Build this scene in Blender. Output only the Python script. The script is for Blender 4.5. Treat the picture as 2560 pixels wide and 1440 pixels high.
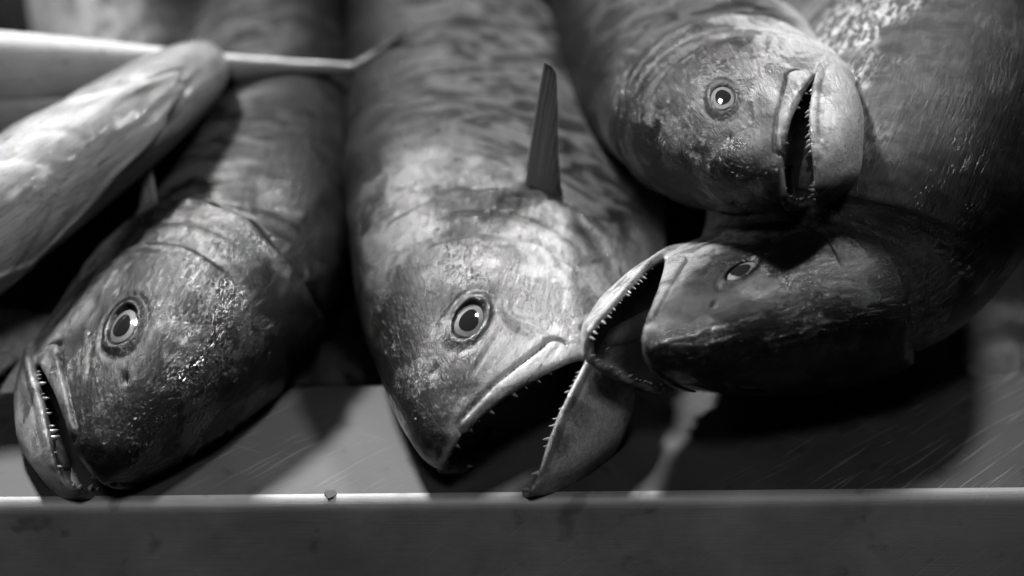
import bpy, math, time
import numpy as np
from mathutils import Matrix, Vector
T0 = time.time()
for o in list(bpy.data.objects):
    bpy.data.objects.remove(o)
scn = bpy.context.scene
COL = scn.collection

# ------------------------------------------------------------------ camera
TH = math.radians(30)
LENS = 88.0
FPX = LENS / 36 * 2560
D0 = 1.087
RV = np.array([1, 0, 0.0])
UV = np.array([0, math.sin(TH), math.cos(TH)])
FV = np.array([0, math.cos(TH), -math.sin(TH)])
CAM = -(-(1258 - 720) / FPX * D0 * UV + D0 * FV)
cd = bpy.data.cameras.new('camera')
cam = bpy.data.objects.new('camera', cd)
COL.objects.link(cam)
cam.location = CAM
cam.rotation_euler = (math.radians(90) - TH, 0, 0)
cd.lens = LENS
cd.sensor_width = 36
cd.clip_start = .05
cd.clip_end = 50
cd.dof.use_dof = True
cd.dof.focus_distance = 1.092
cd.dof.aperture_fstop = 2.9
scn.camera = cam
# ------------------------------------------------------------------ world, lamps, exposure
w = bpy.data.worlds.new('World')
scn.world = w
w.use_nodes = True
w.node_tree.nodes['Background'].inputs[0].default_value = (.5, .5, .5, 1)
w.node_tree.nodes['Background'].inputs[1].default_value = .018

def lamp(name, loc, aim, size, watts, size_y=None, spread=180):
    l = bpy.data.lights.new(name, 'AREA')
    l.energy = watts
    l.size = size
    if size_y:
        l.shape = 'RECTANGLE'
        l.size_y = size_y
    l.spread = math.radians(spread)
    o = bpy.data.objects.new(name, l)
    COL.objects.link(o)
    o.location = loc
    o.rotation_euler = (Vector(aim) - Vector(loc)).to_track_quat('-Z', 'Y').to_euler()
    return o
lamp('stall_lamp', (.66, .80, 1.40), (.05, .04, .05), .18, .95, spread=34)
lamp('stall_lamp_far', (-.62, .98, 1.30), (-.02, .07, .05), .20, 2.75, spread=35)
lamp('hall_light', (-.34, -1.5, 2.2), (0, .1, 0), .4, 19)
scn.view_settings.view_transform = 'Standard'
scn.view_settings.look = 'None'
scn.view_settings.exposure = 0
scn.view_settings.gamma = 1
scn.view_settings.use_curve_mapping = False
scn.render.resolution_x = 1024
scn.render.resolution_y = 576

def at(px, py, d):
    return CAM + d * FV + RV * (px - 1280) / FPX * d + UV * (720 - py) / FPX * d
def at_z(px, py, z):
    v = FV + RV * (px - 1280) / FPX + UV * (720 - py) / FPX
    return CAM + v * (z - CAM[2]) / v[2]

# ------------------------------------------------------------------ node helper
class NT:
    def __init__(s, name):
        s.m = bpy.data.materials.new(name)
        s.m.use_nodes = True
        s.t = s.m.node_tree
        s.b = s.t.nodes['Principled BSDF']
    def set(s, sock, v):
        if isinstance(v, bpy.types.NodeSocket):
            s.t.links.new(v, sock)
        elif hasattr(v, '__len__') and sock.type == 'RGBA' and len(v) == 3:
            sock.default_value = (*v, 1)
        else:
            sock.default_value = v
    def n(s, typ, ins=None, **kw):
        nd = s.t.nodes.new(typ)
        for k, v in kw.items():
            setattr(nd, k, v)
        for k, v in (ins or {}).items():
            s.set(nd.inputs[k], v)
        return nd
    def attr(s, name, out='Fac'):
        return s.n('ShaderNodeAttribute', attribute_name=name).outputs[out]
    def math(s, op, a, b=0.0, c=0.0, clamp=False):
        nd = s.n('ShaderNodeMath', operation=op, use_clamp=clamp)
        for i, v in enumerate((a, b, c)):
            s.set(nd.inputs[i], v)
        return nd.outputs[0]
    def sep(s, vec):
        return s.n('ShaderNodeSeparateXYZ', {0: vec}).outputs
    def scale(s, vec, sc, loc=(0, 0, 0), rot=(0, 0, 0)):
        return s.n('ShaderNodeMapping', {'Vector': vec, 'Scale': sc, 'Location': loc, 'Rotation': rot}).outputs[0]
    def noise(s, vec, scale, detail=4, rough=.55, dist=0.0):
        return s.n('ShaderNodeTexNoise', {'Vector': vec, 'Scale': scale, 'Detail': detail, 'Roughness': rough, 'Distortion': dist}).outputs[0]
    def ramp(s, fac, pts, interp='LINEAR'):
        nd = s.n('ShaderNodeValToRGB', {0: fac})
        r = nd.color_ramp
        r.interpolation = interp
        while len(r.elements) < len(pts):
            r.elements.new(.5)
        for e, (p, v) in zip(r.elements, pts):
            e.position = p
            e.color = (v, v, v, 1)
        return nd.outputs[0]
    def mix(s, fac, a, b):
        nd = s.n('ShaderNodeMix', data_type='FLOAT')
        s.set(nd.inputs[0], fac)
        s.set(nd.inputs[2], a)
        s.set(nd.inputs[3], b)
        return nd.outputs[0]
    def smooth(s, v, a, b):
        nd = s.n('ShaderNodeMapRange', {0: v, 1: a, 2: b}, interpolation_type='SMOOTHSTEP')
        return nd.outputs[0]
    def bump(s, h, dist, strength=1.0, normal=None):
        nd = s.n('ShaderNodeBump', {'Height': h, 'Distance': dist, 'Strength': strength})
        if normal is not None:
            s.set(nd.inputs['Normal'], normal)
        return nd.outputs[0]

# ------------------------------------------------------------------ materials
def skin(name, seed, tone=1.0, dark=1.0, stripes=1.0, silver=0.35, dshift=0.0, gloss=.32, patch=1.0, flank=.075, tex=1.0):
    k = NT(name)
    rest = k.attr('rest', 'Vector')
    dv = k.attr('dv')
    inside = k.attr('inside')
    lid = k.attr('lid')
    X, Y, Z = k.sep(rest)
    off = k.scale(rest, (1, 1, 1), (seed * 1.37, seed * .71, seed * .33))
    n1 = k.noise(off, 26, 6, .62, .6)
    strk = k.noise(k.scale(off, (1, 5.5, 5.5)), 70, 5, .62, .6)
    fib = k.noise(k.scale(off, (1, 7, 7)), 190, 3, .6, .3)
    fine = k.noise(k.scale(off, (1, 2.5, 2.5)), 560, 3, .6)
    # countershading: dark back, silver flank, pale belly
    f = k.math('ADD', dv, k.math('MULTIPLY', k.math('SUBTRACT', n1, .5), 1.3))
    f = k.math('ADD', f, k.math('MULTIPLY', k.math('SUBTRACT', strk, .5), .6))
    f = k.math('MULTIPLY_ADD', k.math('ADD', f, dshift), .5, .5)
    d = dark
    alb = k.ramp(f, [(0, .42), (.35, .37), (.52, .29), (.62, .16), (.70, .055 * d), (.80, .018 * d), (1, .010 * d)])
    # blotches of rubbed, duller skin with ragged edges
    pt = k.smooth(k.noise(k.scale(off, (1, 1.5, 1.5), (2, 5, 1)), 30, 9, .7, .9), .44, .56)
    pt = k.math('MULTIPLY', pt, k.smooth(dv, -.9, -.45))
    alb = k.math('MULTIPLY', alb, k.math('MULTIPLY_ADD', pt, -.68 * patch, 1))
    alb = k.math('MULTIPLY', alb, k.math('MULTIPLY_ADD', k.math('SUBTRACT', strk, .5), 1.6 * tex, 1))
    alb = k.math('MULTIPLY', alb, k.math('MULTIPLY_ADD', k.math('SUBTRACT', fib, .5), .9 * tex, 1))
    # pores and scratches
    por = k.smooth(k.noise(off, 620, 3, .6), .56, .66)
    alb = k.math('MULTIPLY', alb, k.math('MULTIPLY_ADD', k.math('MULTIPLY', por, k.math('MULTIPLY_ADD', pt, .6, .3)), -.6, 1))
    fl = k.smooth(k.noise(k.scale(k.scale(off, (1, 1, 1), (0, 0, 0), (0, .35, .2)), (1, 4.5, 4.5), (3, 1, 2)), 75, 4, .62, 1.2), .63, .68)
    alb = k.math('MULTIPLY', alb, k.math('MULTIPLY_ADD', fl, -.35, 1))
    vo = k.n('ShaderNodeTexVoronoi', {'Vector': k.scale(off, (.6, 1.5, 1.5)), 'Scale': 62, 'Randomness': 1}).outputs['Distance']
    alb = k.math('MULTIPLY', alb, k.math('MULTIPLY_ADD', k.smooth(vo, .13, .06), -.6, 1))
    # dark flank with wavy bars behind the head
    fm = k.math('MULTIPLY', k.smooth(X, .138, .165), k.math('MULTIPLY', k.smooth(dv, -.85, -.4), k.smooth(dv, .95, .5)))
    mid = k.math('MULTIPLY', flank, k.math('MULTIPLY_ADD', strk, .9, .5))
    alb = k.mix(k.math('MULTIPLY', fm, .8), alb, mid)
    wx = k.noise(k.scale(off, (1, .36, .36), (9, 4, 2)), 98, 3, .5, 1.3)
    wm = k.math('MULTIPLY', k.smooth(X, .138, .16), k.smooth(dv, -.85, -.4))
    wm = k.math('MULTIPLY', wm, k.smooth(wx, .40, .60))
    alb = k.math('MULTIPLY', alb, k.math('MULTIPLY_ADD', wm, -.85 * stripes, 1))
    # bright silvery flakes on the flank
    sv = k.smooth(k.noise(k.scale(off, (1, 2.2, 2.2), (7, 3, 1)), 150, 6, .7, .6), .46, .58)
    sv = k.math('MULTIPLY', sv, k.smooth(k.noise(k.scale(off, (1, 1, 1), (7, 3, 1)), 16, 4, .6), .40, .54))
    sv = k.math('MULTIPLY', sv, k.math('MULTIPLY', k.smooth(dv, -.6, -.1), k.smooth(dv, .60, .25)))
    sv = k.math('MULTIPLY', sv, k.math('MULTIPLY', k.smooth(X, .17, .22), silver))
    alb = k.mix(sv, alb, .42)
    alb = k.math('MULTIPLY', alb, k.mix(lid, 1, .20))
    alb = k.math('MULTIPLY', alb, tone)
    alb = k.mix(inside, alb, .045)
    col = k.n('ShaderNodeCombineColor', {0: alb, 1: alb, 2: alb}).outputs[0]
    k.set(k.b.inputs['Base Color'], col)
    k.set(k.b.inputs['Metallic'], k.math('MULTIPLY_ADD', sv, .4, .1))
    k.set(k.b.inputs['Roughness'], k.math('MULTIPLY_ADD', k.smooth(X, .145, .19), .16, k.math('MULTIPLY_ADD', fine, .25, gloss)))
    k.set(k.b.inputs['Specular IOR Level'], k.mix(inside, .10, .2))
    # wet film, in patches
    wet = k.smooth(k.noise(k.scale(off, (1, 1, 1), (4, 8, 3)), 34, 3, .55), .42, .58)
    k.set(k.b.inputs['Coat Weight'], k.math('MULTIPLY', k.math('MULTIPLY_ADD', wet, .8, .2), k.math('MULTIPLY', k.mix(inside, 1, .3), k.math('MULTIPLY_ADD', k.smooth(X, .145, .19), -.8, 1))))
    k.b.inputs['Coat Roughness'].default_value = .05
    h = k.math('ADD', k.math('MULTIPLY', strk, .8), k.math('MULTIPLY', fib, .3))
    h = k.math('ADD', h, k.math('MULTIPLY', fl, -.35))
    nb = k.bump(h, .0009 * tex, .7)
    nb2 = k.bump(k.math('ADD', k.math('MULTIPLY', fine, k.math('MULTIPLY_ADD', wet, .35, .08)), k.math('MULTIPLY', strk, 1.6)), .0011, .9)
    dr = k.n('ShaderNodeTexVoronoi', {'Vector': k.scale(off, (1, 1.6, 1.6), (1, 6, 2)), 'Scale': 330, 'Randomness': 1}).outputs['Distance']
    dm = k.smooth(k.noise(off, 48, 4, .6, .5), .52, .60)
    nb2 = k.bump(k.math('MULTIPLY', k.smooth(dr, .55, .0), dm), .0007, 1.0, nb2)
    k.set(k.b.inputs['Normal'], nb)
    k.set(k.b.inputs['Coat Normal'], nb2)
    return k.m

def plain(name, v, rough, spec=.5, metal=0, coat=0, noise=0, nscale=300):
    k = NT(name)
    k.b.inputs['Base Color'].default_value = (v, v, v, 1)
    if noise:
        tc = k.n('ShaderNodeTexCoord').outputs['Object']
        n = k.noise(tc, nscale, 5, .6)
        a = k.math('MULTIPLY', v, k.math('MULTIPLY_ADD', k.math('SUBTRACT', n, .5), noise, 1))
        k.set(k.b.inputs['Base Color'], k.n('ShaderNodeCombineColor', {0: a, 1: a, 2: a}).outputs[0])
        k.set(k.b.inputs['Normal'], k.bump(n, .0005, .6))
    k.b.inputs['Roughness'].default_value = rough
    k.b.inputs['Specular IOR Level'].default_value = spec
    k.b.inputs['Metallic'].default_value = metal
    k.b.inputs['Coat Weight'].default_value = coat
    k.b.inputs['Coat Roughness'].default_value = .03
    return k.m

def steel(name, upright=False):
    k = NT(name)
    P = k.n('ShaderNodeTexCoord').outputs['Object']
    if upright:
        px_, py_, pz_ = k.sep(P)
        P = k.n('ShaderNodeCombineXYZ', {0: px_, 1: pz_, 2: py_}).outputs[0]
    brush = k.noise(k.scale(P, (5, 160, 160)), 9, 6, .65)
    sm = k.noise(P, 16, 5, .6, .6)
    spots = k.smooth(k.noise(P, 55, 3, .5), .60, .72)
    def scr(rot, sc, seed, lo, hi):
        v = k.scale(k.scale(P, (1, 1, 1), (0, 0, 0), (0, 0, rot)), sc, (seed, seed * 2, 0))
        return k.smooth(k.noise(v, 1, 2, .5, .2), lo, hi)
    s1 = scr(math.radians(-47), (14, 420, 6), 1.3, .60, .70)
    s2 = scr(math.radians(-40), (20, 700, 6), 5.1, .63, .70)
    s3 = scr(math.radians(28), (12, 600, 6), 8.7, .68, .74)
    sc = k.math('MAXIMUM', k.math('MAXIMUM', s1, s2), s3)
    area = k.smooth(k.noise(P, 7, 2, .5), .47, .62)
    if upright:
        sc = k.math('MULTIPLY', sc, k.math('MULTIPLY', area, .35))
    else:
        area = k.math('MAXIMUM', k.math('MULTIPLY', area, .5), k.smooth(k.sep(P)[0], .06, .17))
        sc = k.math('MULTIPLY', sc, area)
    a = k.math('MULTIPLY_ADD', sm, .08, .022)
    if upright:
        a = k.math('MULTIPLY', a, 4.6)  # same steel made paler upright; front light put into its colour
    a = k.math('MULTIPLY', a, k.math('MULTIPLY_ADD', brush, .3, .85))
    a = k.math('MULTIPLY', a, k.math('MULTIPLY_ADD', spots, -.35, 1))
    a = k.math('ADD', a, k.math('MULTIPLY', sc, .10))
    k.b.inputs['Specular IOR Level'].default_value = .35
    k.set(k.b.inputs['Base Color'], k.n('ShaderNodeCombineColor', {0: a, 1: a, 2: a}).outputs[0])
    k.b.inputs['Metallic'].default_value = .38
    r = k.math('MULTIPLY_ADD', sm, .2, .42)
    r = k.math('MULTIPLY_ADD', brush, .12, r)
    k.set(k.b.inputs['Roughness'], r)
    h = k.math('MULTIPLY_ADD', sc, -.8, k.math('MULTIPLY', brush, .5))
    k.set(k.b.inputs['Normal'], k.bump(h, .0004, .5))
    return k.m

M = {}
M['steel'] = steel('brushed_steel')
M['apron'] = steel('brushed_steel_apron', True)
M['tooth'] = plain('tooth_enamel', .24, .3, coat=.4)
M['eyeball'] = plain('eyeball', .06, .12, coat=1)
M['iris'] = plain('iris', .10, .5, spec=.2, coat=.05, noise=1.4, nscale=380)
M['pupil'] = plain('pupil', .012, .06, spec=.3, coat=.4)
M['tongue'] = plain('tongue', .09, .35, coat=.3, noise=1)
def finmat():
    k = NT('fin_membrane')
    u = k.attr('ray')
    v = k.math('SINE', k.math('MULTIPLY', u, 60.0))
    a = k.math('MULTIPLY_ADD', v, .05, .15)
    k.set(k.b.inputs['Base Color'], k.n('ShaderNodeCombineColor', {0: a, 1: a, 2: a}).outputs[0])
    k.b.inputs['Roughness'].default_value = .35
    k.set(k.b.inputs['Normal'], k.bump(v, .0004, .6))
    return k.m
M['fin'] = finmat()

# ------------------------------------------------------------------ object helpers
def mesh_obj(name, verts, faces, mat, parent=None, smooth=True, attrs=None):
    me = bpy.data.meshes.new(name)
    me.from_pydata([tuple(v) for v in verts] if not isinstance(verts, np.ndarray) else verts.tolist(), [], faces if isinstance(faces, list) else faces.tolist())
    if smooth:
        me.shade_smooth()
    for k, a in (attrs or {}).items():
        if a.ndim == 2:
            at_ = me.attributes.new(k, 'FLOAT_VECTOR', 'POINT')
            at_.data.foreach_set('vector', a.astype(np.float32).ravel())
        else:
            at_ = me.attributes.new(k, 'FLOAT', 'POINT')
            at_.data.foreach_set('value', a.astype(np.float32).ravel())
    me.materials.append(mat)
    o = bpy.data.objects.new(name, me)
    COL.objects.link(o)
    o.parent = parent
    return o
def tag(o, label=None, cat=None, group=None, kind=None):
    for k, v in (('label', label), ('category', cat), ('group', group), ('kind', kind)):
        if v:
            o[k] = v
    return o

# ------------------------------------------------------------------ the steel counter with its sunken well
def build_counter():
    root = bpy.data.objects.new('steel_counter', None)
    COL.objects.link(root)
    tag(root, 'worn brushed steel counter with a rounded front fold and a sunken well', 'counter')
    fl, fr = at_z(0, 1262, 0), at_z(2560, 1238, 0)
    bl, br = at_z(0, 984, 0), at_z(2540, 939, 0)
    fy = lambda x: fl[1] + (fr[1] - fl[1]) * (x - fl[0]) / (fr[0] - fl[0])
    by = lambda x: bl[1] + (br[1] - bl[1]) * (x - bl[0]) / (br[0] - bl[0])
    XR = at_z(2556, 900, 0)[0] + .004
    XL, YB, rc = -.62, .80, .014
    inner = []; outer = []; nrm = []
    def arc(cx, cy, a0, a1, n=8):
        for i in range(n + 1):
            a = math.radians(a0 + (a1 - a0) * i / n)
            inner.append((cx + rc * math.cos(a), cy + rc * math.sin(a)))
            nrm.append((math.cos(a), math.sin(a)))
    nseg = 60
    # counter-clockwise from the front left
    arc(XL + rc, by(XL) + rc, 180, 270)
    for i in range(1, nseg):
        x = XL + rc + (XR - XL - 2 * rc) * i / nseg
        inner.append((x, by(x))); nrm.append((0, -1))
    arc(XR - rc, by(XR) + rc, 270, 360)
    arc(XR - rc, YB - rc, 0, 90)
    arc(XL + rc, YB - rc, 90, 180)
    ro = .006
    for (x, y), (nx, ny) in zip(inner, nrm):
        ox = max(XL - .12, min(XR + .13, x + nx * .13))
        oy = fy(ox) + ro if ny < -1e-6 and ny <= -abs(nx) * .0 and y < .4 and ny < -.01 else (YB + .1 if ny > .01 and y > .4 else y)
        if abs(ny) < .72 and y < .4 and abs(nx) > .05 and abs(ny) > .01:
            oy = fy(ox) + ro + (y - fy(ox) - ro) * (1 - min(1, abs(ny) / .72))
        outer.append((ox, oy))
    n = len(inner)
    # rim: from the well wall's rolled lip out over the ledge to the outer edge
    V = []; Fc = []
    rl = .003
    rings = []
    for k in range(7):
        a = math.pi / 2 * (1 - k / 6)
        rings.append([(x - nx * rl * math.sin(a) * 1.0, y - ny * rl * math.sin(a), -rl + rl * math.cos(a)) for (x, y), (nx, ny) in zip(inner, nrm)])
    for f in (.02, .33, .66, 1.0):
        rings.append([(x + (ox - x) * f, y + (oy - y) * f, 0) for (x, y), (ox, oy) in zip(inner, outer)])
    for r in rings:
        V += r
    for k in range(len(rings) - 1):
        for i in range(n):
            j = (i + 1) % n
            Fc.append((k * n + i, (k + 1) * n + i, (k + 1) * n + j, k * n + j))
    mesh_obj('ledge', V, Fc, M['steel'], root)
    # well
    V = []; Fc = []
    zs = [-rl, -.03, -.185, -.195, -.20]
    ins = [rl, rl, rl, rl + .003, rl + .012]
    for z, s in zip(zs, ins):
        V += [(x - nx * s, y - ny * s, z) for (x, y), (nx, ny) in zip(inner, nrm)]
    for k in range(len(zs) - 1):
        for i in range(n):
            j = (i + 1) % n
            Fc.append((k * n + i, k * n + j, (k + 1) * n + j, (k + 1) * n + i))
    Fc.append(tuple((len(zs) - 1) * n + i for i in range(n)))
    mesh_obj('well', V, Fc, M['steel'], root)
    # front fold and apron
    V = []; Fc = []
    xs = np.linspace(XL - .12, XR + .13, 80)
    prof = [(ro, 0)] + [(ro - ro * math.sin(a), -ro + ro * math.cos(a)) for a in np.radians(np.linspace(8, 90, 12))] + [(0, -.03), (.001, -.10), (.002, -.3)]
    for (dy, z) in prof:
        V += [(x, fy(x) + dy, z) for x in xs]
    m = len(xs)
    for k in range(len(prof) - 1):
        for i in range(m - 1):
            Fc.append((k * m + i, k * m + i + 1, (k + 1) * m + i + 1, (k + 1) * m + i))
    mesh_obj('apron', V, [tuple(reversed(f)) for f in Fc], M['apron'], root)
build_counter()

# ------------------------------------------------------------------ fish: one continuous body grown from a distance field
class Profile:
    def __init__(s, body=1.0, fat=1.0, dors=1.0, whole=False):
        X = np.array([0, .003, .010, .028, .05, .075, .10, .14, .20, .28, .36, .44, .50, .54])
        T = np.array([.002, .0085, .0150, .0275, .0385, .0495, .058, .065, .069, .063, .048, .027, .014, .010])
        B = np.array([.004, .0130, .0245, .043, .056, .064, .068, .071, .071, .063, .046, .025, .012, .008])
        W = np.array([.003, .0095, .0155, .0250, .0330, .0405, .046, .050, .053, .048, .034, .016, .007, .004])
        g = np.ones(len(X)) if whole else np.clip((X - .12) / .06, 0, 1)
        T = T * (1 + (body - 1) * g); B = B * (1 + (body - 1) * g); W = W * (1 + (fat - 1) * g)
        T = T * (1 + (dors - 1) * np.clip((X - .03) / .09, 0, 1))
        s.u = np.linspace(0, math.sqrt(.56), 700)
        ker = np.exp(-np.linspace(-2, 2, 41) ** 2); ker /= ker.sum()
        def mk(A):
            v = np.interp(s.u ** 2, X, A)
            p = np.pad(v, 20, mode='reflect', reflect_type='odd')
            return np.convolve(p, ker, 'valid')
        s.T, s.B, s.W = mk(T), mk(B), mk(W)
    def ev(s, x):
        u = np.sqrt(np.maximum(x, 0))
        return np.interp(u, s.u, s.T), np.interp(u, s.u, s.B), np.maximum(np.interp(u, s.u, s.W), .0005)
    def base(s, x, y, z):
        t, b, w_ = s.ev(x)
        h = np.maximum((t + b) / 2, .0005); zc = (t - b) / 2
        e = np.where(z < zc, 2.4 + .9 * np.clip((.12 - x) / .05, 0, 1), 2.1)
        a = np.abs(y) / w_; c = np.abs(z - zc) / h
        q = (a ** e + c ** e) ** (1 / e) + 1e-6
        r = np.sqrt(y * y + (z - zc) ** 2)
        f = r * (1 - 1 / q)
        f = np.where(q < .2, -np.minimum(w_, h) * .8, f)
        return np.maximum(f, -x)
    def surf(s, x, z):
        t, b, w_ = s.ev(np.array([x]))
        h = (t + b) / 2; zc = (t - b) / 2
        return float((w_ * np.maximum(0, 1 - np.abs((z - zc) / h) ** 2.5) ** (1 / 2.5))[0])

ML_X = [-.01, 0, .015, .030, .045, .060, .078, .10]
ML_Z = [-.002, -.003, -.0085, -.0155, -.0245, -.034, -.047, -.064]
zm = lambda x: np.interp(x, ML_X, ML_Z)
HX, HZ = .071, -.038
EYE = (.056, .014)
def smin(a, b, k):
    h = np.clip(.5 + .5 * (b - a) / k, 0, 1)
    return b + (a - b) * h - k * h * (1 - h)
def smax(a, b, k):
    return -smin(-a, -b, k)
def sstep(x, a, b):
    t = np.clip((x - a) / (b - a), 0, 1)
    return t * t * (3 - 2 * t)
def oper_edge(z):
    return .150 - np.where(z > -.005, 7.0, 16.0) * (z + .005) ** 2
SQ = [.76]
def eye_d(x, z):
    # almond outline of the lids, longer along the fish
    dx = (x - EYE[0]) / 1.36; dz = (z - EYE[1]) / SQ[0]
    return np.sqrt(dx * dx + dz * dz) - .0080

BONE = [1.0]
JZ = [1.0]
def fish_field(P, x, y, z, gape, oflare, feat=True, JS=1.10):
    """returns field, is_lower, base in own frame"""
    b0 = P.base(x, y, z)
    if not feat:
        return b0, np.zeros(b0.shape, bool), b0, x, z
    c, s_ = math.cos(-gape), math.sin(-gape)
    dx, dz = x - HX, z - HZ
    xl = HX + (dx * c - dz * s_) * JS
    zl = HZ + dx * s_ + dz * c
    ay = np.abs(y)
    # --- upper head
    gm = zm(x)
    gU = np.maximum(z - gm - .0, x - (.065 + (-.036 - z) * .6))
    disp = 0
    de = eye_d(x, z)
    side = sstep(ay, .004, .012)
    disp = disp + .0042 * sstep(-de, -.0004, .0020) * side
    disp = disp - .0011 * np.exp(-((de - .0012) / .0016) ** 2) * side
    disp = disp + .0006 * np.exp(-((de - .0050) / .0012) ** 2) * side
    # gill cover edge, preopercle ridge, nostril, cheek creases
    xe = oper_edge(z)
    u = x - xe
    zf = sstep(z, .072, .045)
    u = u + .0016 * np.sin(z * 150 + y * 60) + .0010 * np.sin(z * 330 + 2)
    disp = disp + (.0046 + oflare) * sstep(u, -.0012, .0022) * np.exp(-np.maximum(u, 0) / .05) * zf
    disp = disp + .0050 * np.exp(-((u - .0018) / .0014) ** 2) * sstep(z, .058, .036) * sstep(z, -.062, -.045)
    disp = disp - (.0008 + oflare * .4) * np.exp(-((u + .003) / .004) ** 2) * zf
    up = x - (.113 - 9 * (z + .002) ** 2)
    disp = disp + .0028 * sstep(up, -.0010, .0014) * np.exp(-np.maximum(up, 0) / .012) * sstep(z, .050, .035) * side
    up2 = x - (.128 - 8 * (z - .002) ** 2)
    disp = disp + .0011 * np.exp(-(up2 / .0013) ** 2) * sstep(z, .052, .03) * side
    disp = disp + .0022 * np.exp(-(((x - .029) / .0024) ** 2 + ((z - .0175) / .0010) ** 2)) * side
    disp = disp + .0008 * np.exp(-((z - (.0025 - .10 * (x - .03))) / .0010) ** 2) * sstep(x, .026, .034) * sstep(x, .056, .046) * side
    ph = 3.0 * np.sin(z * 70 + x * 40) + 2.0 * np.sin(z * 170 + 1 + x * 90) + y * 60
    wv = np.sin((x - .6 * xe) * 2 * np.pi / .0075 + ph) * (.5 + .5 * np.sin(z * 55 + x * 130))
    disp = disp + .00022 * wv * sstep(x, .088, .11) * sstep(x, .152, .142) * side
    bu = b0 + disp * BONE[0]
    upper = smax(bu, -gU, .0016)
    cav = smax(smax(b0 + .0065, z - gm - .009, .004), gm - .034 - z, .004)
    cav = smax(cav, x - .098, .006)
    upper = smax(upper, -cav, .003)
    # --- lower jaw, turned about the hinge
    gml = zm(xl)
    bl = P.base(xl, y / (1.11 - .25 * sstep(xl, .06, -.01)), np.where(zl < gml, gml + (zl - gml) / JZ[0], zl))
    below = gml - zl
    dl = .0010 * np.exp(-((below - .0065) / .0010) ** 2) * sstep(xl, .008, .016) * sstep(xl, .064, .054) * sstep(ay, .004, .01)
    dl = dl - .0008 * np.exp(-((below - .0028) / .0022) ** 2)
    bl = bl + .0006 + dl
    gL = smax(zl - gml + .0004, xl - (.081 + (-.038 - zl) * .6), .004)
    lower = smax(bl, gL, .0022)
    cl = smax(bl + .0068, gml - .0105 - zl, .004)
    lower = smax(lower, -smax(cl, xl - .072, .004), .0022)
    f = smin(upper, lower, .0040 if gape < .35 else .005)
    # keep the gape open in front of the corner of the mouth
    # --- maxilla plates overhanging the upper lip
    t = np.clip((x - .009) / (.059 - .009), 0, 1)
    cx = np.clip(x, .009, .0585)
    cz = zm(cx) + .0026 + .0032 * t
    dd = np.sqrt((x - cx) ** 2 + (z - cz) ** 2) - (.0017 + .0044 * t ** 1.7)
    plate = smax(smax(b0 - .0009, -(b0 + .0035), .0008), dd, .0018)
    plate = np.maximum(plate, .006 - ay)
    groove = (.0022 + .0022 * t ** 3) * np.exp(-((dd - .0009) / .0008) ** 2) * (z > cz - .002) * sstep(ay, .006, .01)
    f = f + groove
    f = smin(f, plate, .0006)
    is_low = lower < upper
    own = np.where(is_low, bl - dl, b0)
    return f, is_low, own, np.where(is_low, xl, x), np.where(is_low, zl, z)

def surface_nets(F, xs, ys, zs):
    S = F < 0
    nx, ny, nz = F.shape
    cnt = np.zeros((nx - 1, ny - 1, nz - 1), np.int8)
    for i in (0, 1):
        for j in (0, 1):
            for k in (0, 1):
                cnt += S[i:nx - 1 + i, j:ny - 1 + j, k:nz - 1 + k]
    act = (cnt > 0) & (cnt < 8)
    I, J, K = np.nonzero(act)
    idx = np.full(act.shape, -1, np.int32)
    idx[I, J, K] = np.arange(len(I))
    corners = [(i, j, k) for i in (0, 1) for j in (0, 1) for k in (0, 1)]
    val = {c: F[I + c[0], J + c[1], K + c[2]] for c in corners}
    acc = np.zeros((len(I), 3)); num = np.zeros(len(I))
    for a in corners:
        for ax in range(3):
            if a[ax] == 1:
                continue
            b = list(a); b[ax] = 1; b = tuple(b)
            va, vb = val[a], val[b]
            cr = (va < 0) != (vb < 0)
            t = np.where(cr, va / np.where(cr, va - vb, 1), 0)
            p = np.stack([np.full(len(I), float(q)) for q in a], 1)
            p[:, ax] += t
            acc += p * cr[:, None]; num += cr
    acc /= num[:, None]
    V = np.stack([xs[I] + acc[:, 0] * (xs[I + 1] - xs[I]), ys[J] + acc[:, 1] * (ys[J + 1] - ys[J]), zs[K] + acc[:, 2] * (zs[K + 1] - zs[K])], 1)
    Q = []
    for ax in range(3):
        sl0 = [slice(None)] * 3; sl1 = [slice(None)] * 3
        sl0[ax] = slice(0, -1); sl1[ax] = slice(1, None)
        A, B = S[tuple(sl0)], S[tuple(sl1)]
        ch = A != B
        o1, o2 = [q for q in range(3) if q != ax]
        pos = np.argwhere(ch)
        ok = (pos[:, o1] > 0) & (pos[:, o2] > 0) & (pos[:, o1] < F.shape[o1] - 1) & (pos[:, o2] < F.shape[o2] - 1)
        pos = pos[ok]
        inn = A[tuple(pos.T)]
        def ix(d1, d2):
            q = pos.copy(); q[:, o1] += d1; q[:, o2] += d2
            return idx[tuple(q.T)]
        quad = np.stack([ix(-1, -1), ix(0, -1), ix(0, 0), ix(-1, 0)], 1)
        flip = inn if ax != 1 else ~inn
        quad[~flip] = quad[~flip][:, ::-1]
        Q.append(quad)
    return V, np.concatenate(Q)

def rotm(v):
    a = np.linalg.norm(v)
    if a < 1e-9:
        return np.eye(3)
    k = v / a
    K = np.array([[0, -k[2], k[1]], [k[2], 0, -k[0]], [-k[1], k[0], 0]])
    return np.eye(3) + math.sin(a) * K + (1 - math.cos(a)) * K @ K

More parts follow.
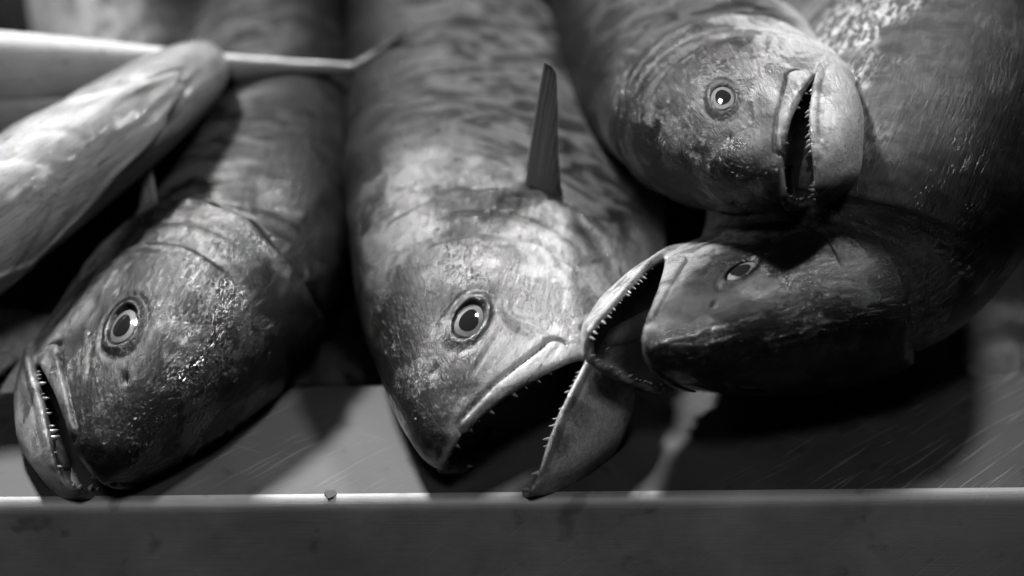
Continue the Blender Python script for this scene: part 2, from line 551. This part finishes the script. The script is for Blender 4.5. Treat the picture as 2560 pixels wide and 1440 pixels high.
class Spine:
    """straight head; curvature (ky lateral, kz dorsal, kt twist) given as pieces [(s_end, ky, kz, kt), ...] behind x0"""
    def __init__(s, pieces, x0=.135):
        s.x0 = x0
        s.s = np.linspace(0, .62, 311)
        Rm = np.eye(3); p = np.array([x0, 0, 0.0]); s.p = [p]; s.R = [Rm]
        for u in s.s[1:]:
            ky = kz = kt = 0
            for (e, a, b, c) in pieces:
                if u + x0 <= e:
                    ky, kz, kt = a, b, c
                    break
            ds = s.s[1] - s.s[0]
            Rm = Rm @ rotm(np.array([kt, -kz, ky]) * ds)
            p = p + Rm[:, 0] * ds
            s.p.append(p); s.R.append(Rm)
        s.p = np.array(s.p); s.R = np.array(s.R)
    def __call__(s, V):
        V = np.asarray(V, float)
        out = V.copy()
        m = V[:, 0] > s.x0
        u = V[m, 0] - s.x0
        P = np.stack([np.interp(u, s.s, s.p[:, i]) for i in range(3)], 1)
        c1 = np.stack([np.interp(u, s.s, s.R[:, i, 1]) for i in range(3)], 1)
        c2 = np.stack([np.interp(u, s.s, s.R[:, i, 2]) for i in range(3)], 1)
        out[m] = P + V[m, 1:2] * c1 + V[m, 2:3] * c2
        return out

def jaw_turn(p, g, JS=1.10):
    c, s_ = math.cos(g), math.sin(g)
    p = np.asarray(p, float)
    dx, dz = (p[..., 0] - HX) / JS, p[..., 2] - HZ
    return np.stack([HX + dx * c - dz * s_, p[..., 1], HZ + dx * s_ + dz * c], -1)

def make_cap(name, r0, r1, bulge, mat, parent, P, sx, sz, side, lift, seg=32, rings=6, off=(0, 0), wob=0.0):
    """a domed ring (r0..r1) lying in the plane of the cheek round the eye"""
    x0, z0 = EYE
    e = .004
    y0 = P.surf(x0, z0)
    tx = np.array([1, (P.surf(x0 + e, z0) - P.surf(x0 - e, z0)) / (2 * e), 0])
    tz = np.array([0, (P.surf(x0, z0 + e) - P.surf(x0, z0 - e)) / (2 * e), 1])
    nrm = np.cross(tz, tx); nrm /= np.linalg.norm(nrm)
    tx /= np.linalg.norm(tx); tz = np.cross(tx, nrm)
    c = np.array([x0, y0, z0]) + tx * off[0] + tz * off[1]
    V = []; Fc = []
    for k in range(rings + 1):
        for i in range(seg):
            a = 2 * math.pi * i / seg
            r = r0 * (1 + wob * (.6 * math.cos(a - 2.6) + .4 * math.sin(3 * a + 1))) + (r1 - r0) * k / rings
            if r0 < 1e-6:
                r = r * (1 + wob * (.6 * math.cos(a - 2.6) + .4 * math.sin(3 * a + 1)))
            V.append(c + tx * math.cos(a) * r * sx + tz * math.sin(a) * r * sz + nrm * (lift - bulge * r * r))
    V = np.array(V); V[:, 1] *= side
    for k in range(rings):
        for i in range(seg):
            j = (i + 1) % seg
            q = (k * seg + i, k * seg + j, (k + 1) * seg + j, (k + 1) * seg + i)
            Fc.append(q if side < 0 else q[::-1])
    return mesh_obj(name, V, Fc, mat, parent)

def tooth_mesh():
    V = []; Fc = []
    n = 6
    for k, (h, r) in enumerate(((-.0014, .0011), (.0008, .0010), (.0022, .0006), (.0033, .0001))):
        for i in range(n):
            a = 2 * math.pi * i / n
            V.append((r * math.cos(a) + .12 * h * h / .004, r * math.sin(a), h))
    for k in range(3):
        for i in range(n):
            j = (i + 1) % n
            Fc.append((k * n + i, k * n + j, (k + 1) * n + j, (k + 1) * n + i))
    me = bpy.data.meshes.new('tooth')
    me.from_pydata(V, [], Fc)
    me.shade_smooth()
    me.materials.append(M['tooth'])
    return me
TOOTH = tooth_mesh()

def fin_blade(name, root_pts, tip_pts, parent, spine, thick=.0006, n=10, m=14, curl=0.0, mat=None):
    """a thin two-sided blade between a root line and a tip line (canonical points)"""
    rp = np.array(root_pts, float); tp = np.array(tip_pts, float)
    V = []; ray = []
    for i in range(m + 1):
        u = i / m
        a = np.array([np.interp(u, np.linspace(0, 1, len(rp)), rp[:, q]) for q in range(3)])
        b = np.array([np.interp(u, np.linspace(0, 1, len(tp)), tp[:, q]) for q in range(3)])
        for j in range(n + 1):
            v = j / n
            p = a + (b - a) * v
            V.append(p); ray.append(u)
    V = np.array(V)
    nx = np.cross(rp[-1] - rp[0], tp[len(tp) // 2] - rp[0]); nx /= np.linalg.norm(nx)
    vv = np.tile(np.arange(n + 1) / n, m + 1)
    V = V + nx * (curl * vv * vv)[:, None]
    V = V + nx * (.0007 * np.sin(np.array(ray) * 40) * vv)[:, None]
    th = thick * (1 - .75 * vv)[:, None]
    A = V + nx * th; B = V - nx * th
    N = len(V); Fc = []
    for i in range(m):
        for j in range(n):
            q = (i * (n + 1) + j, i * (n + 1) + j + 1, (i + 1) * (n + 1) + j + 1, (i + 1) * (n + 1) + j)
            Fc.append(q); Fc.append(tuple(N + k for k in q[::-1]))
    edge = [i * (n + 1) for i in range(m + 1)] + [m * (n + 1) + j for j in range(1, n + 1)] + [i * (n + 1) + n for i in range(m - 1, -1, -1)] + list(range(n - 1, 0, -1))
    for i in range(len(edge)):
        a, b = edge[i], edge[(i + 1) % len(edge)]
        Fc.append((a, N + a, N + b, b))
    W = spine(np.concatenate([A, B]))
    return mesh_obj(name, W, Fc, mat or M['fin'], parent, attrs={'ray': np.array(ray + ray)})

def make_fish(label, cat, mat, R, t, s=1.0, gape=.1, pieces=(), x0=.135, res=.0010, yres=None, prof=None, oflare=0.0, feat=True, eyes=(1, -1), teeth=True, fins=(), group=None, xmin=-.03, zmin=-.098, name='fish', tail=True, js=1.10, span=.075):
    P = prof or Profile()
    root = bpy.data.objects.new(name, None)
    COL.objects.link(root)
    tag(root, label, cat, group)
    Mx = Matrix([[*(R[i] * np.asarray(s)), t[i]] for i in range(3)] + [[0, 0, 0, 1]])
    root.matrix_world = Mx
    sp = Spine(pieces, x0)
    xs = [xmin if feat else -.006]
    while xs[-1] < .555:
        x = xs[-1]
        xs.append(x + (res if x < .155 else min(res * 4.5, res + (x - .155) * .09)))
    xs = np.array(xs)
    ym = P.W.max() + .008; zt = P.T.max() + .006; zb = P.B.max() + .006
    ys = np.arange(-ym, ym + res, res)
    zs = np.arange(min(zmin, -zb) if feat else -zb, zt + res, res)
    nh = int(np.searchsorted(xs, .26))
    F = np.empty((len(xs), len(ys), len(zs)), np.float32)
    step = 24
    for i in range(0, len(xs), step):
        g = np.meshgrid(xs[i:i + step].astype(np.float32), ys.astype(np.float32), zs.astype(np.float32), indexing='ij')
        F[i:i + step] = fish_field(P, *g, gape, oflare, feat and i < nh, js)[0]
    F[-1] = 1; F[0] = np.maximum(F[0], 1e-4)
    V, Q = surface_nets(F, xs, ys, zs)
    _, low, own, rx, rz = fish_field(P, V[:, 0], V[:, 1], V[:, 2], gape, oflare, feat, js)
    tb, bb, _w = P.ev(rx)
    dv = (rz - (tb - bb) / 2) / np.maximum((tb + bb) / 2, .003)
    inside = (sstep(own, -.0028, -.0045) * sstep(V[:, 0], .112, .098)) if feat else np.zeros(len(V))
    de = eye_d(rx, rz)
    lid = sstep(de, .0050, .0004) * (~low) * sstep(np.abs(V[:, 1]), .005, .012) if feat else np.zeros(len(V))
    W = sp(V)
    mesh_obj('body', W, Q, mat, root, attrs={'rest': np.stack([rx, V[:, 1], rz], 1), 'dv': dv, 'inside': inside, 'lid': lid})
    if feat:
        for sd in eyes:
            e = make_cap('eye', 0, .0106, 22, M['eyeball'], root, P, 1.25, .95, sd, -.0013)
            make_cap('iris', .0044, .0076, 22, M['iris'], e, P, 1.25, .80, sd, -.0010, wob=.12)
            make_cap('pupil', 0, .0050, 22, M['pupil'], e, P, 1.27, .80, sd, -.0009, off=(-.0003, 0), wob=.12)
        if teeth:
            k = 0
            for sd in (1, -1):
                for up in (0, 1):
                    for i in range(18):
                        jt = math.sin(i * 12.9898 + sd * 3.1 + up * 7.7 + t[0] * 40) * 43758.5453
                        jt -= math.floor(jt)
                        x = .0040 + .051 * ((i + .5 * (jt - .5)) / 17 if i else 0)
                        if jt < .2:
                            continue
                        if up and i % 2:
                            continue
                        z = float(zm(x)) + (.0012 if up else -.0009)
                        y = max(P.surf(x, z) * (1 if up else 1.11 - .25 * float(sstep(np.float64(x), .06, -.01))) - (.0046 if up else .0040), .0006)
                        p = np.array([x, sd * y, z])
                        d = np.array([.15 + .9 * (jt - .5), -sd * (.0 + .5 * jt), -1 if up else 1.0])
                        d /= np.linalg.norm(d)
                        q = p + d * .002
                        if not up:
                            p = jaw_turn(p, gape, js); d = jaw_turn(q, gape, js) - p; d /= np.linalg.norm(d)
                        o = bpy.data.objects.new('tooth', TOOTH)
                        COL.objects.link(o)
                        o.parent = root
                        rq = Vector(d).to_track_quat('Z', 'Y').to_matrix().to_4x4()
                        sc = .42 + .7 * ((jt * 7.3) % 1)
                        o.matrix_local = Matrix.Translation(p) @ rq @ Matrix.Scale(sc, 4)
                        k += 1
            # tongue on the floor of the mouth
            V = []; Fc = []
            n = 12; m = 10
            for i in range(m + 1):
                x = .014 + .044 * i / m
                rr = .010 * math.sqrt(max(0, 1 - (1 - min(1, i / 4)) ** 2)) * (.7 + .3 * i / m) + .0003
                for j in range(n):
                    a = 2 * math.pi * j / n
                    V.append((x, rr * math.cos(a), float(zm(x)) - .0135 + .5 * rr * math.sin(a)))
            for i in range(m):
                for j in range(n):
                    q = (j + 1) % n
                    Fc.append((i * n + j, i * n + q, (i + 1) * n + q, (i + 1) * n + j))
            mesh_obj('tongue', jaw_turn(np.array(V), gape, js), Fc, M['tongue'], root)
    for fn in fins:
        fin_blade(parent=root, spine=sp, **fn)
    if tail:
        for nm, sg in (('tail_lobe', 1), ('tail_lobe', -1)):
            fin_blade(nm, [(.535, 0, sg * .001), (.548, 0, sg * .010)], [(.556 + span * .12, 0, sg * (.006 + span * .08)), (.55 + span * .66, 0, sg * span)], root, sp, thick=.0018, n=10, m=8)
    return root, P, sp

def frame(f, d):
    f = np.array(f, float); f /= np.linalg.norm(f)
    d = np.array(d, float); d -= f * (d @ f); d /= np.linalg.norm(d)
    B = np.stack([RV, UV, -FV], 1)
    xb = -(B @ f); zb = B @ d
    return np.stack([xb, np.cross(zb, xb), zb], 1)

def place(f, d, anchor, px, py, depth, s):
    """orientation from forward/dorsal directions as seen, and the canonical anchor point brought to its place"""
    R = frame(f, d)
    return R, at(px, py, depth) - R @ (np.array(anchor) * np.asarray(s))

PR = Profile()
EYEP = lambda sd: (EYE[0], sd * PR.surf(*EYE), EYE[1])
def pec(sd, tip, root=(.156, -.024), wr=.018, curl=.010):
    y = sd * (PR.surf(*root) - .003)
    a = np.array([root[0], y, root[1]])
    L = np.array(tip, float) - a
    rt = [a + np.array((.003 * q, 0, wr * (.12 - q))) for q in np.linspace(0, 1, 7)]
    hs = [1, .99, .95, .74, .40, .16, .05]
    ws = [.10, -.12, -.26, -.40, -.58, -.78, -.92]
    tp = [a + L * h + np.array((.004 * (1 - h), 0, wr * q)) for h, q in zip(hs, ws)]
    return dict(name='pectoral_fin', root_pts=rt, tip_pts=tp, curl=curl, thick=.0010, m=24, n=14)

M['skin_b'] = skin('skin_mackerel_pale', 1.0, dshift=.12, silver=.10, patch=.8, flank=.075, tex=.8)
M['skin_a'] = skin('skin_mackerel_grey', 4.0, dshift=.48, silver=.10, flank=.07, tex=.7)  # dshift deepens the dark back, painting its shadow in too
M['skin_c'] = skin('skin_mackerel_mottled', 7.0, dshift=.30, silver=.25, flank=.07, tex=.8)
M['skin_e'] = skin('skin_pale_belly', 15.0, dshift=-.75, stripes=.3, flank=.34, patch=.35, tex=.7, tone=.85)
M['skin_f'] = skin('skin_slender', 19.0, dshift=-.1, stripes=.1, flank=.40, patch=.2, tex=.4, tone=1.3)
M['skin_u'] = skin('skin_gap_shade', 23.0, tone=.35, dshift=.3)  # low tone puts the shade of the gaps into the skin colour
M['skin_d'] = skin('skin_mackerel_dark', 11.0, dshift=.28, stripes=.6, silver=.9, tex=.8, flank=.06)
RES = .0010
SLIM = Profile(body=.50, fat=.40, whole=True)
# centre fish
JZ[0] = 1.5
R, t = place((-.215, -.485, .85), (-.895, .435, .04), EYEP(-1), 1175, 795, 1.10, 1.0)
make_fish('pale mackerel with its mouth wide open, snout down on the steel ledge', 'fish', M['skin_b'], R, t, 1.0, .66, [(.25, -.3, 4.0, 0), (.36, -.6, 1.5, 0), (.5, .5, -.8, 0)], res=RES, zmin=-.125, xmin=-.03, prof=Profile(body=1.15, fat=1.1, dors=1.2), js=1.38, fins=[pec(-1, (.164, -.112, .034), (.158, .014))])
JZ[0] = 1.0
# left fish
R, t = place((-.235, -.45, .862), (.80, .43, .425), EYEP(1), 300, 805, 1.10, 1.07)
make_fish('grey mackerel with nearly closed mouth and chin on the steel ledge', 'fish', M['skin_a'], R, t, 1.07, .19, [(.25, 2.6, -.4, 0), (.36, 1.2, -.4, 0), (.5, .5, 0, 0)], res=RES, prof=Profile(dors=.92), fins=[pec(1, (.196, .098, .012), (.156, -.002), wr=.013)])
# upper right fish
R, t = place((.12, -.32, .94), (-.985, -.15, .07), EYEP(-1), 1805, 235, 1.10, .86)
make_fish('mottled mackerel lying on top of the others with its mouth ajar', 'fish', M['skin_c'], R, t, .86, .22, [(.45, -.5, .7, 0)], res=RES)
# right fish
SQ[0] = .5
SD = (.93, .82, .915)
R, t = place((-.66, -.15, .73), (.73, -.02, .66), EYEP(1), 1852, 668, 1.072, SD)
make_fish('dark mackerel bent sideways, its gaping mouth against the cheek of the pale one', 'fish', M['skin_d'], R, t, SD, .36, [(.18, 14, 2, 0), (.45, -2, -3, 0)], x0=.11, res=RES, prof=Profile(body=1.3, fat=1.3), js=1.0)
SQ[0] = .76
# behind on the left: a pale head seen from below, its gill cover flared
BONE[0] = .5
SE = (1.55, 1.0, .50)
R, t = place((-.74, -.58, .35), (-.58, .75, .15), (.150, -PR.surf(.150, -.005), -.005), 385, 262, 1.16, SE)
make_fish('pale fish with its gill cover flared, lying above the grey mackerel', 'fish', M['skin_e'], R, t, SE, .08, [(.20, 24, 0, 0)], x0=.130, res=.0014, oflare=.006, teeth=False, prof=Profile(body=.45, fat=.42))
BONE[0] = 1.0
# slender fish lying across, tail to the right
R, t = place((-.98, -.02, .15), (.0, -.65, -.7), (.54, 0, 0), 890, 168, 1.27, .80)
make_fish('slender pale fish lying across the pile with its forked tail showing', 'fish', M['skin_f'], R, t, .80, .05, [(.5, 0, 0, 0)], res=.0025, feat=False, prof=SLIM, span=.034)
R, t = place((-.98, .06, .15), (.0, -.65, -.7), (.54, 0, 0), 560, 300, 1.27, .80)
make_fish('slender pale fish lying under the one with the forked tail', 'fish', M['skin_f'], R, t, .80, .05, [(.5, 0, 0, 0)], res=.0025, feat=False, prof=SLIM, span=.034)
# cut by the left edge of the counter
R, t = place((-.1, -.6, .8), (-.95, .1, .1), (.078, -PR.surf(.078, -.034), -.034), 55, 850, 1.19, .70)
make_fish('small pale fish with its mouth open beside the grey mackerel chin', 'fish', M['skin_e'], R, t, .70, .3, [(.5, 0, 0, 0)], res=.0014)
# dark fish underneath and at the back
R, t = place((-.9, -.3, .2), (.2, .3, .9), (.14, 0, 0), -40, 740, 1.25, .9)
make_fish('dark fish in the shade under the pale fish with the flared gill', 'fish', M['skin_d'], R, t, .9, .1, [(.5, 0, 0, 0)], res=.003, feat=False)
R, t = place((.35, -.75, .5), (.8, .3, -.3), (.16, 0, 0), 330, 20, 1.42, .9)
make_fish('pale streaked fish standing behind the slender fish', 'fish', M['skin_c'], R, t, .9, .1, [(.5, 0, 0, 0)], res=.003, feat=False)
R, t = place((.1, -.8, .5), (.8, .3, .3), (.16, 0, 0), 30, -60, 1.45, .9)
make_fish('grey fish at the back beyond the slender pale fish', 'fish', M['skin_a'], R, t, .9, .1, [(.5, 0, 0, 0)], res=.003, feat=False)
# in the well; gap fish added to block light and keep gaps dark
def under(label, f, d, px, py, dep, sc=.9):
    R, t = place(f, d, (.16, 0, 0), px, py, dep, sc)
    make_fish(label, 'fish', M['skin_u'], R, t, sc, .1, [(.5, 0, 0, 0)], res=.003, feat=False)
under('added dark fish blocking light in the gap below the mottled mackerel', (-.2, -.6, .7), (.6, .5, .5), 1720, 640, 1.27)
under('added dark fish blacking out the gap between the grey and the pale mackerel', (-.05, -.45, .85), (.9, .3, .3), 770, 900, 1.26)
under('added dark fish hiding the lit well floor below the bent dark mackerel', (-.05, -.45, .85), (.9, .3, .3), 2380, 900, 1.27)
under('dark fish wedged behind the mottled mackerel and the bent one', (.1, -.5, .8), (.8, .3, .3), 2130, 10, 1.40)
# a loose scale stuck on the fold of the counter
c = at_z(825, 1241, 0.0005)
Vs = []
for zz in (0, .0006):
    for i in range(9):
        a = 2 * math.pi * i / 9 + .3
        rr = .0034 * (1 + .25 * math.sin(i * 2.3))
        Vs.append((c[0] + rr * math.cos(a) * .8, c[1] + rr * math.sin(a) * .9 + .002, zz * .5 + .0003))
Fs = [tuple(range(9, 18)), tuple(range(8, -1, -1))] + [(i, (i + 1) % 9, 9 + (i + 1) % 9, 9 + i) for i in range(9)]
tag(mesh_obj('fish_scale', Vs, Fs, plain('loose_scale', .05, .3, coat=.4), None, smooth=False), 'small dark fish scale stuck on the steel ledge by the fold', 'scale')
print('built in %.1f s' % (time.time() - T0))
